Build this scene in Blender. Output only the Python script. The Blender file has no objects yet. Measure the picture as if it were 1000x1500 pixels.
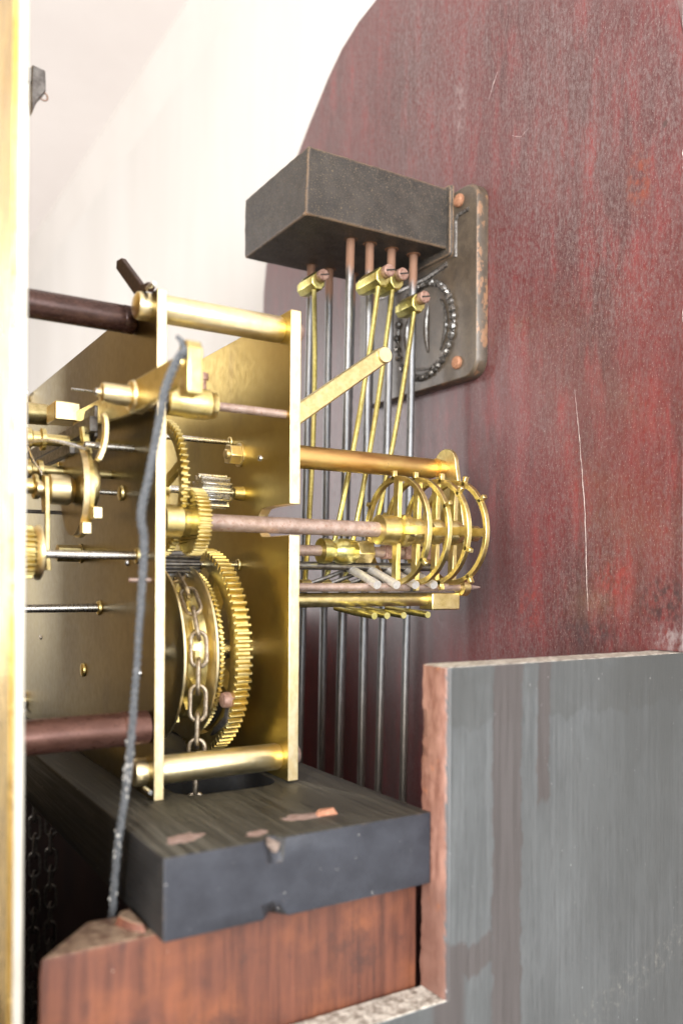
import bpy, bmesh, math, random
from mathutils import Vector, Matrix, geometry
random.seed(7)
sc = bpy.context.scene
S = 0.001                                   # everything below is written in millimetres
PI = math.pi
R = math.radians

# ------------------------------------------------------------------ camera
cd = bpy.data.cameras.new('camera')
cam = bpy.data.objects.new('camera', cd)
sc.collection.objects.link(cam)
cd.sensor_fit = 'VERTICAL'
cd.sensor_height = 36.0
cd.lens = 1254.0 / 1500.0 * 36.0
cd.shift_y = 0.062
cd.clip_start, cd.clip_end = 0.005, 50.0
yaw, pit, roll = R(31.7), R(0.18), R(0.36)
F = Vector((math.sin(yaw) * math.cos(pit), math.cos(yaw) * math.cos(pit), math.sin(pit)))
R0 = Vector((math.cos(yaw), -math.sin(yaw), 0))
U0 = R0.cross(F)
RR = R0 * math.cos(roll) + U0 * math.sin(roll)
UU = RR.cross(F)
cam.matrix_world = Matrix(((RR.x, UU.x, -F.x, 0), (RR.y, UU.y, -F.y, 0), (RR.z, UU.z, -F.z, 0), (0, 0, 0, 1)))
cd.dof.use_dof = True
cd.dof.focus_distance = 0.352
cd.dof.aperture_fstop = 7.8
sc.camera = cam

# ------------------------------------------------------------------ world, lamps, exposure
w = bpy.data.worlds.new('World')
sc.world = w
w.use_nodes = True
bg = w.node_tree.nodes['Background']
bg.inputs[0].default_value = (1.0, 0.93, 0.85, 1)
bg.inputs[1].default_value = 0.46


def area(name, loc, target, size, power, col):
    ld = bpy.data.lights.new(name, 'AREA')
    ld.shape = 'RECTANGLE'
    ld.size, ld.size_y = size
    ld.energy = power
    ld.color = col
    o = bpy.data.objects.new(name, ld)
    sc.collection.objects.link(o)
    o.location = Vector(loc) * S
    d = Vector(target) * S - o.location
    o.rotation_euler = d.to_track_quat('-Z', 'Y').to_euler()
    return o


area('window_left_of_viewer', (-980, -540, 235), (190, 300, 160), (0.9, 0.66), 44, (1.0, 0.98, 0.95))
area('window_behind_viewer', (120, -1400, 215), (170, 250, 120), (1.2, 0.7), 28, (0.90, 0.95, 1.0))
area('window_across_room', (-640, 1645, 200), (250, 450, 80), (0.5, 0.72), 7, (1.0, 0.98, 0.98))
sc.view_settings.view_transform = 'Standard'
sc.view_settings.look = 'None'
sc.view_settings.exposure = 0.35
sc.view_settings.gamma = 1.0


# ------------------------------------------------------------------ materials
class NT:
    def __init__(s, name):
        s.m = bpy.data.materials.new(name)
        s.m.use_nodes = True
        s.t = s.m.node_tree
        s.b = s.t.nodes['Principled BSDF']
        s.tc = s.t.nodes.new('ShaderNodeTexCoord')

    def n(s, typ, **kw):
        o = s.t.nodes.new(typ)
        for k, v in kw.items():
            setattr(o, k, v)
        return o

    def l(s, a, b):
        s.t.links.new(a, b)

    def setin(s, sock, v):
        if hasattr(v, 'is_linked') or hasattr(v, 'links'):
            s.l(v, sock)
        else:
            if isinstance(v, tuple) and len(v) == 3 and sock.type == 'RGBA':
                v = v + (1,)
            sock.default_value = v

    def coord(s, stretch=(1, 1, 1), loc=(0, 0, 0)):
        mp = s.n('ShaderNodeMapping')
        mp.inputs['Scale'].default_value = tuple(1000.0 * k for k in stretch)
        mp.inputs['Location'].default_value = loc
        s.l(s.tc.outputs['Object'], mp.inputs['Vector'])
        return mp.outputs[0]

    def noise(s, scale, stretch=(1, 1, 1), detail=5, rough=.6, loc=(0, 0, 0), dist=0.0):
        nd = s.n('ShaderNodeTexNoise')
        s.l(s.coord(stretch, loc), nd.inputs['Vector'])
        nd.inputs['Scale'].default_value = scale
        nd.inputs['Detail'].default_value = detail
        nd.inputs['Roughness'].default_value = rough
        nd.inputs['Distortion'].default_value = dist
        return nd.outputs[0]

    def ramp(s, v, lo, hi, a=0.0, b=1.0, smooth=True):
        r = s.n('ShaderNodeMapRange')
        r.interpolation_type = 'SMOOTHSTEP' if smooth else 'LINEAR'
        s.l(v, r.inputs[0])
        r.inputs[1].default_value, r.inputs[2].default_value = lo, hi
        r.inputs[3].default_value, r.inputs[4].default_value = a, b
        return r.outputs[0]

    def math(s, op, a, b=0.0):
        r = s.n('ShaderNodeMath', operation=op)
        s.setin(r.inputs[0], a)
        s.setin(r.inputs[1], b)
        return r.outputs[0]

    def mix(s, f, a, b, mode='MIX'):
        r = s.n('ShaderNodeMix', data_type='RGBA', blend_type=mode)
        s.setin(r.inputs[0], f)
        s.setin(r.inputs[6], a)
        s.setin(r.inputs[7], b)
        return r.outputs[2]

    def xyz(s, off=(0, 0, 0)):
        sp = s.n('ShaderNodeSeparateXYZ')
        s.l(s.coord((1, 1, 1), off), sp.inputs[0])
        return sp.outputs

    def band(s, v, lo, hi, soft=1.0):
        return s.math('MULTIPLY', s.ramp(v, lo - soft, lo + soft), s.ramp(v, hi - soft, hi + soft, 1, 0))

    def edge(s, radius, lo=.93, hi=.995):
        bv = s.n('ShaderNodeBevel', samples=4)
        bv.inputs['Radius'].default_value = radius * S
        ge = s.n('ShaderNodeNewGeometry')
        d = s.n('ShaderNodeVectorMath', operation='DOT_PRODUCT')
        s.l(bv.outputs[0], d.inputs[0])
        s.l(ge.outputs['Normal'], d.inputs[1])
        return s.ramp(d.outputs['Value'], lo, hi, 1, 0)

    def bump(s, h, dist, strength=1.0):
        b = s.n('ShaderNodeBump')
        b.inputs['Strength'].default_value = strength
        b.inputs['Distance'].default_value = dist * S
        s.l(h, b.inputs['Height'])
        s.l(b.outputs[0], s.b.inputs['Normal'])

    def done(s, col, rough, metal=0.0, spec=.5, coat=0.0, coat_rough=.2):
        s.setin(s.b.inputs['Base Color'], col)
        s.setin(s.b.inputs['Roughness'], rough)
        s.setin(s.b.inputs['Metallic'], metal)
        s.b.inputs['Specular IOR Level'].default_value = spec
        s.b.inputs['Coat Weight'].default_value = coat
        s.b.inputs['Coat Roughness'].default_value = coat_rough
        return s.m


def metal(name, c1, c2, scale, rough, stretch=(1, 1, 1), bump=0.0, bscale=2.0, spot=None, lo=.35, hi=.65, met=1.0, bstretch=None):
    t = NT(name)
    n1 = t.noise(scale, stretch, 6, .65)
    col = t.mix(t.ramp(n1, lo, hi), c1, c2)
    n2 = t.noise(scale * 3.3, stretch, 5, .7, (3, 7, 1))
    rg = t.ramp(n2, .3, .7, rough[0], rough[1])
    mt = met
    if spot:
        sp = t.ramp(t.noise(spot[1], (1, 1, 1), 6, .7, (9, 2, 4)), spot[2], spot[2] + .12)
        col = t.mix(sp, col, spot[0])
        rg = t.math('ADD', rg, t.math('MULTIPLY', sp, .3))
        mt = t.math('MULTIPLY', t.math('SUBTRACT', 1.0, t.math('MULTIPLY', sp, .8)), met)
    if bump:
        t.bump(t.noise(bscale, bstretch or stretch, 5, .6), bump)
    return t.done(col, rg, mt)


M = {}
M['brass'] = metal('brass', (0.66, 0.54, 0.215), (0.79, 0.67, 0.325), .25, (.28, .42), bump=.015, bscale=1.5, spot=((.30, .20, .07), .55, .60))
M['brass_bright'] = metal('brass_bright', (0.88, 0.74, 0.42), (0.93, 0.81, 0.52), .3, (.30, .42), bump=.008, bscale=2.5, spot=((.32, .2, .05), .8, .70))
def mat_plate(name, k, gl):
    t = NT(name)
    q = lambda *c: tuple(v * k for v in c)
    n1 = t.noise(.03, detail=6, rough=.6)
    n2 = t.noise(.3, detail=6, rough=.7, loc=(3, 7, 1))
    col = t.mix(t.ramp(n1, .3, .7), q(0.44, 0.315, 0.078), q(0.56, 0.42, 0.12))
    sp = t.ramp(t.noise(.9, detail=4, rough=.6, loc=(9, 2, 4)), .66, .76)
    col = t.mix(t.math('MULTIPLY', sp, .5), col, q(.28, .18, .06))
    dk = t.ramp(t.noise(.05, (1, 1, .4), 4, .6, (5, 1, 1)), .55, .8)
    col = t.mix(t.math('MULTIPLY', dk, .5), col, q(.29, .195, .07))
    pale = t.ramp(t.noise(2.2, detail=2, rough=.5, loc=(2, 8, 1)), .72, .77)
    col = t.mix(t.math('MULTIPLY', pale, .35), col, (.62, .52, .30))
    ge = t.n('ShaderNodeNewGeometry')
    ss = t.n('ShaderNodeSeparateXYZ')
    t.l(ge.outputs['True Normal'], ss.inputs[0])
    flat = t.ramp(t.math('ABSOLUTE', ss.outputs[0]), .6, .9)
    edge = t.mix(t.ramp(t.noise(.5, (1, 1, .5), 6, .7, (7, 7, 7)), .35, .65), (.86, .68, .36), (.95, .82, .55))
    col = t.mix(flat, edge, col)
    rg = t.math('ADD', t.math('MULTIPLY', flat, gl), t.ramp(n2, .3, .7, .44, .52))
    return t.done(col, rg, 1.0)


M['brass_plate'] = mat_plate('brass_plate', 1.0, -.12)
M['brass_plate_shaded'] = mat_plate('brass_plate_shaded', .40, -.16)  # plate brass darkened: dial's shade and dark reflections painted into the colour
M['brass_edge'] = metal('brass_edge', (0.80, 0.60, 0.28), (0.92, 0.76, 0.44), .4, (.34, .5), bump=.03, bscale=1.2, spot=((.35, .22, .06), .9, .66))
M['brass_dull'] = metal('brass_dull', (0.55, 0.45, 0.21), (0.70, 0.59, 0.31), .35, (.34, .5), bump=.04, bscale=1.6, spot=((.20, .13, .045), .7, .62))
M['brass_orange'] = metal('brass_orange', (0.72, 0.55, 0.21), (0.66, 0.40, 0.15), .09, (.30, .46), (.35, 1, 1), bump=.02, bscale=1.6, spot=((.22, .09, .03), .5, .62))
M['brass_green'] = metal('brass_green', (0.55, 0.50, 0.16), (0.72, 0.66, 0.28), .5, (.26, .42), bump=.02, bscale=2.0, spot=((.14, .11, .03), 1.1, .64))
M['steel'] = metal('steel', (0.50, 0.49, 0.47), (0.66, 0.65, 0.63), .5, (.2, .38), bump=.015, bscale=2.5, spot=((.12, .06, .035), 1.0, .68))
M['steel_pale'] = metal('steel_pale', (0.66, 0.63, 0.60), (0.80, 0.77, 0.74), .5, (.42, .55), bump=.02, bscale=2.0, spot=((.30, .22, .18), 1.0, .68), met=.75)
M['steel_dark'] = metal('steel_dark', (0.10, 0.09, 0.085), (0.20, 0.19, 0.18), .3, (.3, .5), bump=.03, bscale=1.5, spot=((.09, .04, .02), .6, .62), met=.85)
M['rusty_steel'] = metal('rusty_steel', (0.33, 0.235, 0.19), (0.44, 0.335, 0.29), .3, (.38, .6), bump=.05, bscale=1.8, spot=((.24, .10, .06), .8, .56), met=.6)
M['brown_steel'] = metal('brown_steel', (0.045, 0.020, 0.016), (0.085, 0.042, 0.034), .22, (.20, .34), (.5, 1, 1), bump=.05, bscale=1.3, spot=((.20, .10, .08), .5, .66), met=.4)
M['copper_brown'] = metal('copper_brown', (0.105, 0.048, 0.036), (0.17, 0.085, 0.066), .18, (.24, .38), (.5, 1, 1), bump=.04, bscale=1.3, spot=((.10, .04, .03), .4, .62), met=.55)
M['rust'] = metal('rust', (0.22, 0.095, 0.05), (0.34, 0.17, 0.095), .9, (.6, .85), bump=.12, bscale=1.6, met=.1)
M['rust_pink'] = metal('rust_pink', (0.20, 0.105, 0.075), (0.34, 0.215, 0.17), .8, (.45, .65), bump=.08, bscale=1.6, met=.25)
M['chain_steel'] = metal('chain_steel', (0.33, 0.27, 0.20), (0.50, 0.43, 0.33), .6, (.32, .48), bump=.05, bscale=1.8, spot=((.15, .085, .045), .9, .55))
M['chain_shaded'] = metal('chain_shaded', (0.07, 0.06, 0.05), (0.15, 0.13, 0.11), .6, (.38, .55), bump=.04, bscale=1.8, met=.85)  # chain metal darkened in colour to stand for shade inside the case
M['latch_brown'] = metal('latch_brown', (0.030, 0.012, 0.009), (0.06, 0.026, 0.02), .5, (.55, .7), met=.1)
M['hole'] = metal('hole', (0.012, 0.010, 0.008), (0.02, 0.016, 0.012), .5, (.7, .9), met=0.0)


def mat_rod():
    t = NT('rod_steel')
    x = t.xyz()
    n = t.noise(.6, (1, 1, .25), 5, .7)
    base = t.mix(t.ramp(n, .35, .7), (.17, .172, .178), (.25, .25, .25))
    z = t.math('ADD', x[2], t.math('MULTIPLY', t.math('SUBTRACT', n, .5), 16.0))
    rust = t.ramp(z, 144, 152)
    low = t.ramp(z, -30, -80)
    base = t.mix(t.math('MULTIPLY', low, .5), base, (.20, .155, .11))
    col = t.mix(rust, base, (.25, .135, .085))
    t.bump(t.noise(1.6, (1, 1, .3), 4, .6), .006)
    return t.done(col, t.math('ADD', t.math('MULTIPLY', rust, .35), t.ramp(n, .3, .7, .38, .46)), t.math('SUBTRACT', .85, t.math('MULTIPLY', rust, .75)))


M['rod'] = mat_rod()


def mat_iron():
    t = NT('cast_iron')
    n1 = t.noise(.12, detail=7, rough=.7)
    n2 = t.noise(1.1, detail=6, rough=.75, loc=(4, 1, 2))
    col = t.mix(t.ramp(n1, .3, .7), (.023, .020, .0175), (.050, .042, .035))
    col = t.mix(t.math('MULTIPLY', t.ramp(n2, .55, .72), .45), col, (.10, .072, .042))
    fl = t.ramp(t.noise(1.7, detail=4, rough=.7, loc=(7, 7, 2)), .575, .65)
    col = t.mix(t.math('MULTIPLY', fl, .8), col, (.26, .19, .11))
    sc_ = t.ramp(t.noise(.9, (1, 1, .15), 5, .7, (2, 9, 2)), .66, .70)
    col = t.mix(t.math('MULTIPLY', sc_, .5), col, (.17, .13, .085))
    e = t.math('MULTIPLY', t.edge(1.3, .90, .998), t.ramp(t.noise(.5, detail=5, rough=.75, loc=(1, 8, 3)), .32, .52))
    col = t.mix(t.math('MULTIPLY', e, .85), col, (.36, .22, .12))
    t.bump(t.math('ADD', t.noise(1.1, detail=6, rough=.7), t.math('MULTIPLY', fl, .4)), .16)
    return t.done(col, t.ramp(n2, .3, .7, .42, .62), 0.0, .5)


M['iron'] = mat_iron()


def mat_iron_base():
    t = NT('cast_iron_base')
    n1 = t.noise(.09, detail=7, rough=.7)
    n2 = t.noise(.9, detail=6, rough=.75, loc=(4, 1, 2))
    col = t.mix(t.ramp(n1, .3, .7), (.048, .036, .026), (.100, .076, .052))
    col = t.mix(t.math('MULTIPLY', t.ramp(n2, .55, .75), .4), col, (.20, .145, .085))
    e = t.math('MULTIPLY', t.edge(1.0, .88, .995), t.ramp(t.noise(.3, detail=5, rough=.75, loc=(1, 8, 3)), .46, .56))
    col = t.mix(t.math('MULTIPLY', e, .95), col, (.30, .17, .09))
    ge = t.n('ShaderNodeNewGeometry')
    ss = t.n('ShaderNodeSeparateXYZ')
    t.l(ge.outputs['True Normal'], ss.inputs[0])
    side = t.math('MULTIPLY', t.ramp(t.math('ABSOLUTE', ss.outputs[0]), .5, .8, 1, 0), t.ramp(t.noise(.16, (1, 1, .6), 5, .7, (3, 6, 2)), .52, .60))
    col = t.mix(t.math('MULTIPLY', side, .8), col, (.27, .14, .07))
    t.bump(t.noise(.9, detail=6, rough=.65), .2)
    return t.done(col, t.ramp(n2, .3, .7, .28, .46), 0.15, .6, .3, .25)


M['iron_base'] = mat_iron_base()
M['iron_gloss'] = metal('burnished_iron', (.09, .08, .07), (.26, .245, .23), .6, (.16, .3), bump=.05, bscale=1.2, met=.7)


def mat_board():
    t = NT('mahogany_board')
    x = t.xyz()
    n1 = t.noise(.022, (1, 1, .35), 6, .65)
    red = t.mix(t.ramp(n1, .3, .7), (.042, .0105, .0100), (.090, .0125, .0130))
    n5 = t.noise(.10, (1, 1, .22), 6, .7, (2, 5, 9))
    red = t.mix(t.ramp(n5, .45, .8), red, (.150, .0150, .0155))
    # grey dust, fine vertical grain, and a grey mix rising towards the top
    hz = t.noise(.012, (1, 1, .7), 5, .6, (8, 3, 5))
    top = t.ramp(x[2], 60, 300, 0, .22, False)
    fine = t.noise(.85, (1, 1, .42), 5, .85, (1, 2, 8))
    fine2 = t.noise(.42, (1, 1, .20), 6, .75, (5, 1, 4))
    hazef = t.math('ADD', t.ramp(hz, .30, .75, .20, .44), top)
    hazef = t.math('MULTIPLY', hazef, t.math('ADD', t.ramp(fine, .41, .64, .22, 1.5), t.ramp(fine2, .35, .68, -.2, .3)))
    col = t.mix(hazef, red, (.130, .096, .094))
    # bright dust specks
    sp = t.ramp(t.noise(2.0, (1, 1, .5), 3, .6, (3, 9, 3)), .60, .70)
    col = t.mix(t.math('MULTIPLY', sp, .7), col, (.22, .17, .165))
    # dark vertical streaks
    st = t.ramp(t.noise(.06, (1, 1, .03), 4, .6, (6, 6, 1)), .56, .72)
    col = t.mix(t.math('MULTIPLY', st, .30), col, (.028, .014, .014))

    def spot(cy, cz, ry, rz, c, a, lo=.42, hi=.62):
        nonlocal col
        dy = t.math('DIVIDE', t.math('SUBTRACT', x[1], cy), ry)
        dz = t.math('DIVIDE', t.math('SUBTRACT', x[2], cz), rz)
        d = t.math('SQRT', t.math('ADD', t.math('MULTIPLY', dy, dy), t.math('MULTIPLY', dz, dz)))
        f = t.math('MULTIPLY', t.ramp(d, .25, 1.0, 1, 0), t.ramp(t.noise(.35, (1, 1, .6), 6, .75, (cy, cz, 0)), lo, hi))
        col = t.mix(t.math('MULTIPLY', f, a), col, c)
    spot(225, 157, 9, 17, (.15, .030, .013), .85)
    spot(236, 0, 14, 12, (.17, .018, .016), .6)
    spot(284, -12, 10, 16, (.16, .020, .014), .7)
    spot(212, -8, 18, 14, (.016, .014, .016), .75)
    spot(250, -22, 22, 8, (.022, .018, .02), .6)
    spot(206, -22, 16, 9, (.20, .18, .18), .6)
    spot(213, 174, 1.6, 2.2, (.05, .028, .025), .9, .2, .4)
    spot(335, 235, 7, 24, (.20, .155, .15), .6)
    spot(385, 190, 8, 22, (.20, .16, .155), .5)
    t.bump(t.math('ADD', t.math('MULTIPLY', fine2, .7), fine), .05)
    return t.done(col, t.ramp(fine, .35, .65, .30, .50), 0, .45, .2, .22)


M['board'] = mat_board()


def mat_panel():
    t = NT('grey_panel')
    x = t.xyz((164.5, 205, -100))
    big = t.noise(.02, (1, 1, .45), 5, .6, (7, 2, 2))
    g = t.noise(.5, (1, 1, .03), 6, .7)
    g2 = t.noise(1.6, (1, 1, .06), 4, .7, (4, 4, 4))
    n = t.noise(.03, (1, 1, .6), 5, .6, (2, 2, 2))
    col = t.mix(t.ramp(n, .3, .7), (.046, .0505, .0535), (.064, .069, .072))
    col = t.mix(t.math('MULTIPLY', t.ramp(g, .42, .66), .62), col, (.090, .097, .101))
    col = t.mix(t.math('MULTIPLY', t.ramp(g2, .48, .70), .45), col, (.022, .0225, .0225))
    col = t.mix(t.math('MULTIPLY', t.ramp(big, .42, .66), .5), col, (.034, .0365, .037))
    wx = t.math('ADD', x[0], t.math('MULTIPLY', t.math('SUBTRACT', t.noise(.09, (0, 0, 1), 4, .6), .5), 7.0))
    wz = t.math('ADD', x[2], t.math('MULTIPLY', t.math('SUBTRACT', t.noise(.10, (1, 0, 0), 4, .6, (5, 0, 0)), .5), 18.0))
    dark = (.070, .064, .062)
    d1 = t.band(wx, 183.2, 195.5, .5)
    d2 = t.math('MULTIPLY', t.band(wx, 202.5, 208.0, .6), t.ramp(wz, -75, -72))
    top = t.math('MULTIPLY', t.ramp(wz, -46, -44.8), t.ramp(t.noise(.05, (1, 1, 1), 3, .5, (1, 1, 7)), .36, .5, .25, 1))
    low = t.math('MULTIPLY', t.band(wz, -122, -112, .8), t.ramp(x[0], 182, 186, 1, 0))
    low2 = t.math('MULTIPLY', t.band(x[0], 160, 172, 1.5), t.ramp(wz, -120, -116, 1, 0))
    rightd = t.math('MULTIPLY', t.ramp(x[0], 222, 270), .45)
    col = t.mix(t.math('MULTIPLY', top, .35), col, (.027, .027, .025))
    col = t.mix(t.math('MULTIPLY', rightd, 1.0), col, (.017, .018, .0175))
    f = t.math('MAXIMUM', t.math('MAXIMUM', d1, d2), t.math('MAXIMUM', low, low2))
    col = t.mix(t.math('MULTIPLY', f, .82), col, t.mix(t.ramp(g, .35, .65), (.034, .027, .0265), (.050, .041, .040)))
    # pale dusty scrape, low right
    wz2 = t.math('SUBTRACT', x[2], t.math('MULTIPLY', t.math('SUBTRACT', x[0], 220.0), .35))
    scp = t.math('MULTIPLY', t.band(wz2, -158, -147, 4), t.ramp(t.noise(.5, (.6, 1, .5), 6, .8), .50, .74))
    scp = t.math('MULTIPLY', scp, t.ramp(x[0], 205, 225))
    col = t.mix(scp, col, (.16, .155, .14))
    spk = t.ramp(t.noise(1.0, (1, 1, .6), 2, .5, (6, 1, 3)), .73, .77)
    col = t.mix(spk, col, (.30, .30, .30))
    ge = t.n('ShaderNodeNewGeometry')
    sp = t.n('ShaderNodeSeparateXYZ')
    t.l(ge.outputs['True Normal'], sp.inputs[0])
    up = t.ramp(sp.outputs[2], .5, .8)
    dust = t.mix(t.ramp(t.noise(.4, detail=6, rough=.75), .38, .64), (.16, .135, .11), (.56, .53, .47))
    col = t.mix(up, col, dust)
    front = t.ramp(sp.outputs[0], -.8, -.5, 1, 0)
    gw = t.noise(.25, (1, 1, .25), 6, .7, (3, 3, 3))
    raw = t.mix(t.ramp(gw, .3, .7), (.105, .042, .028), (.235, .125, .094))
    raw = t.mix(t.ramp(t.noise(.10, detail=5, rough=.7, loc=(5, 5, 5)), .60, .72), raw, (.32, .11, .04))
    raw = t.mix(t.math('MULTIPLY', t.ramp(x[2], -92, -97), .6), raw, (.10, .052, .040))
    col = t.mix(front, col, raw)
    t.bump(t.math('ADD', g, g2), .05)
    return t.done(col, t.ramp(g, .3, .7, .36, .52), 0, .5)


M['panel'] = mat_panel()


def mat_seat():
    t = NT('ebonised_wood')
    x = t.xyz()
    g = t.noise(1.1, (1, .02, 1), 5, .7)
    n = t.noise(.05, detail=5)
    ge = t.n('ShaderNodeNewGeometry')
    sp = t.n('ShaderNodeSeparateXYZ')
    t.l(ge.outputs['True Normal'], sp.inputs[0])
    up = t.ramp(sp.outputs[2], .5, .8)
    end = t.math('MULTIPLY', t.ramp(sp.outputs[1], -.8, -.5, 1, 0), t.ramp(x[1], 7, 9, 1, 0))
    col = t.mix(t.ramp(n, .3, .7), (.007, .0065, .0065), (.014, .013, .0125))
    topc = t.mix(t.ramp(g, .36, .66), (.007, .0065, .0055), (.074, .068, .054))
    topc = t.mix(t.math('MULTIPLY', t.ramp(t.noise(.09, (1, .25, 1), 5, .65, (8, 8, 8)), .45, .7), .6), topc, (.028, .025, .020))
    col = t.mix(up, col, topc)
    endc = t.mix(t.ramp(t.noise(.10, detail=6, rough=.65, loc=(2, 2, 2)), .3, .7), (.018, .0195, .0255), (.029, .0315, .040))
    col = t.mix(end, col, endc)
    e = t.math('MULTIPLY', t.edge(.8, .9, .995), t.ramp(t.noise(.35, detail=5, rough=.75, loc=(1, 8, 3)), .5, .62))
    col = t.mix(t.math('MULTIPLY', e, .6), col, (.14, .095, .07))
    sk = t.ramp(t.noise(.8, detail=2, rough=.5, loc=(3, 3, 3)), .75, .79)
    col = t.mix(sk, col, (.40, .38, .36))
    t.bump(t.math('ADD', t.math('MULTIPLY', g, up), t.noise(.7, detail=5)), .10)
    return t.done(col, t.ramp(g, .3, .7, .5, .68), 0, .28)


M['seat'] = mat_seat()


def mat_redwood():
    t = NT('red_brown_wood')
    x = t.xyz()
    g = t.noise(.22, (1, 1, .05), 6, .7)
    g2 = t.noise(.9, (1, 1, .06), 4, .7, (4, 4, 4))
    n = t.noise(.035, detail=5, loc=(6, 2, 4))
    col = t.mix(t.ramp(g, .32, .68), (.052, .0185, .0125), (.118, .040, .0225))
    col = t.mix(t.math('MULTIPLY', t.ramp(n, .45, .7), .65), col, (.20, .066, .026))
    col = t.mix(t.math('MULTIPLY', t.ramp(g2, .5, .72), .4), col, (.024, .010, .008))
    col = t.mix(t.math('MULTIPLY', t.ramp(t.noise(.05, detail=5, rough=.7, loc=(9, 9, 9)), .52, .72), .7), col, (.030, .015, .0135))
    ge = t.n('ShaderNodeNewGeometry')
    sp = t.n('ShaderNodeSeparateXYZ')
    t.l(ge.outputs['True Normal'], sp.inputs[0])
    up = t.ramp(sp.outputs[2], .4, .75)
    dust = t.mix(t.ramp(t.noise(.22, detail=6, rough=.75), .35, .62), (.075, .036, .025), (.25, .18, .125))
    col = t.mix(up, col, dust)
    sk = t.ramp(t.noise(.7, detail=2, rough=.5, loc=(3, 3, 3)), .75, .79)
    col = t.mix(sk, col, (.55, .50, .45))
    t.bump(t.math('ADD', g, t.math('MULTIPLY', t.noise(.4, detail=6), up)), .12)
    return t.done(col, t.ramp(g, .3, .7, .42, .6), 0, .4)


M['redwood'] = mat_redwood()


def mat_plain(name, c1, c2, scale, rough, bump=.05, stretch=(1, 1, 1)):
    t = NT(name)
    n = t.noise(scale, stretch, 6, .65)
    t.bump(t.noise(scale * 8, stretch, 4, .6), bump)
    return t.done(t.mix(t.ramp(n, .3, .7), c1, c2), rough)


M['case_dark'] = mat_plain('case_dark_wood', (.020, .010, .008), (.035, .016, .012), .08, .6, .05, (1, 1, .2))
M['wall'] = mat_plain('painted_wall', (.445, .42, .392), (.495, .475, .45), .004, .75, .2, (1, 1.6, .25))
M['ceiling'] = mat_plain('painted_ceiling', (.79, .735, .71), (.85, .80, .775), .003, .8, .2)
M['cornice'] = mat_plain('painted_cornice', (.47, .44, .41), (.50, .47, .44), .01, .7, .1)
M['cord'] = mat_plain('grey_cord', (.055, .06, .066), (.135, .14, .148), 1.2, .85, .1)
M['cord'].node_tree.nodes['Principled BSDF'].inputs['Specular IOR Level'].default_value = .08
M['lint'] = mat_plain('pale_lint', (.30, .29, .27), (.46, .45, .42), 1.5, .9, .1)
M['silver_edge'] = metal('silvered_edge', (.42, .40, .35), (.56, .54, .48), .08, (.4, .55), (1, 1, .2), bump=.02, bscale=1.0, met=.7)
M['dial_gilt'] = metal('gilt_dial', (.60, .39, .11), (.78, .55, .2), .10, (.24, .38), (1, 1, .5), bump=.5, bscale=.16, spot=((.40, .24, .07), .14, .60))
M['chip'] = mat_plain('raw_wood_chip', (.24, .095, .05), (.34, .165, .10), .8, .8, .1)
M['pale_smear'] = mat_plain('pink_rust_smear', (.17, .105, .085), (.28, .20, .175), .4, .75, .1)
M['raw_grey'] = mat_plain('raw_greyed_wood', (.09, .065, .052), (.19, .145, .12), .5, .8, .1)
M['white_chip'] = mat_plain('white_filler', (.62, .60, .57), (.80, .79, .77), .6, .8, .2)
M['scratch'] = mat_plain('scratch_pale', (.22, .17, .165), (.52, .46, .44), .35, .7, .02)


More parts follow.
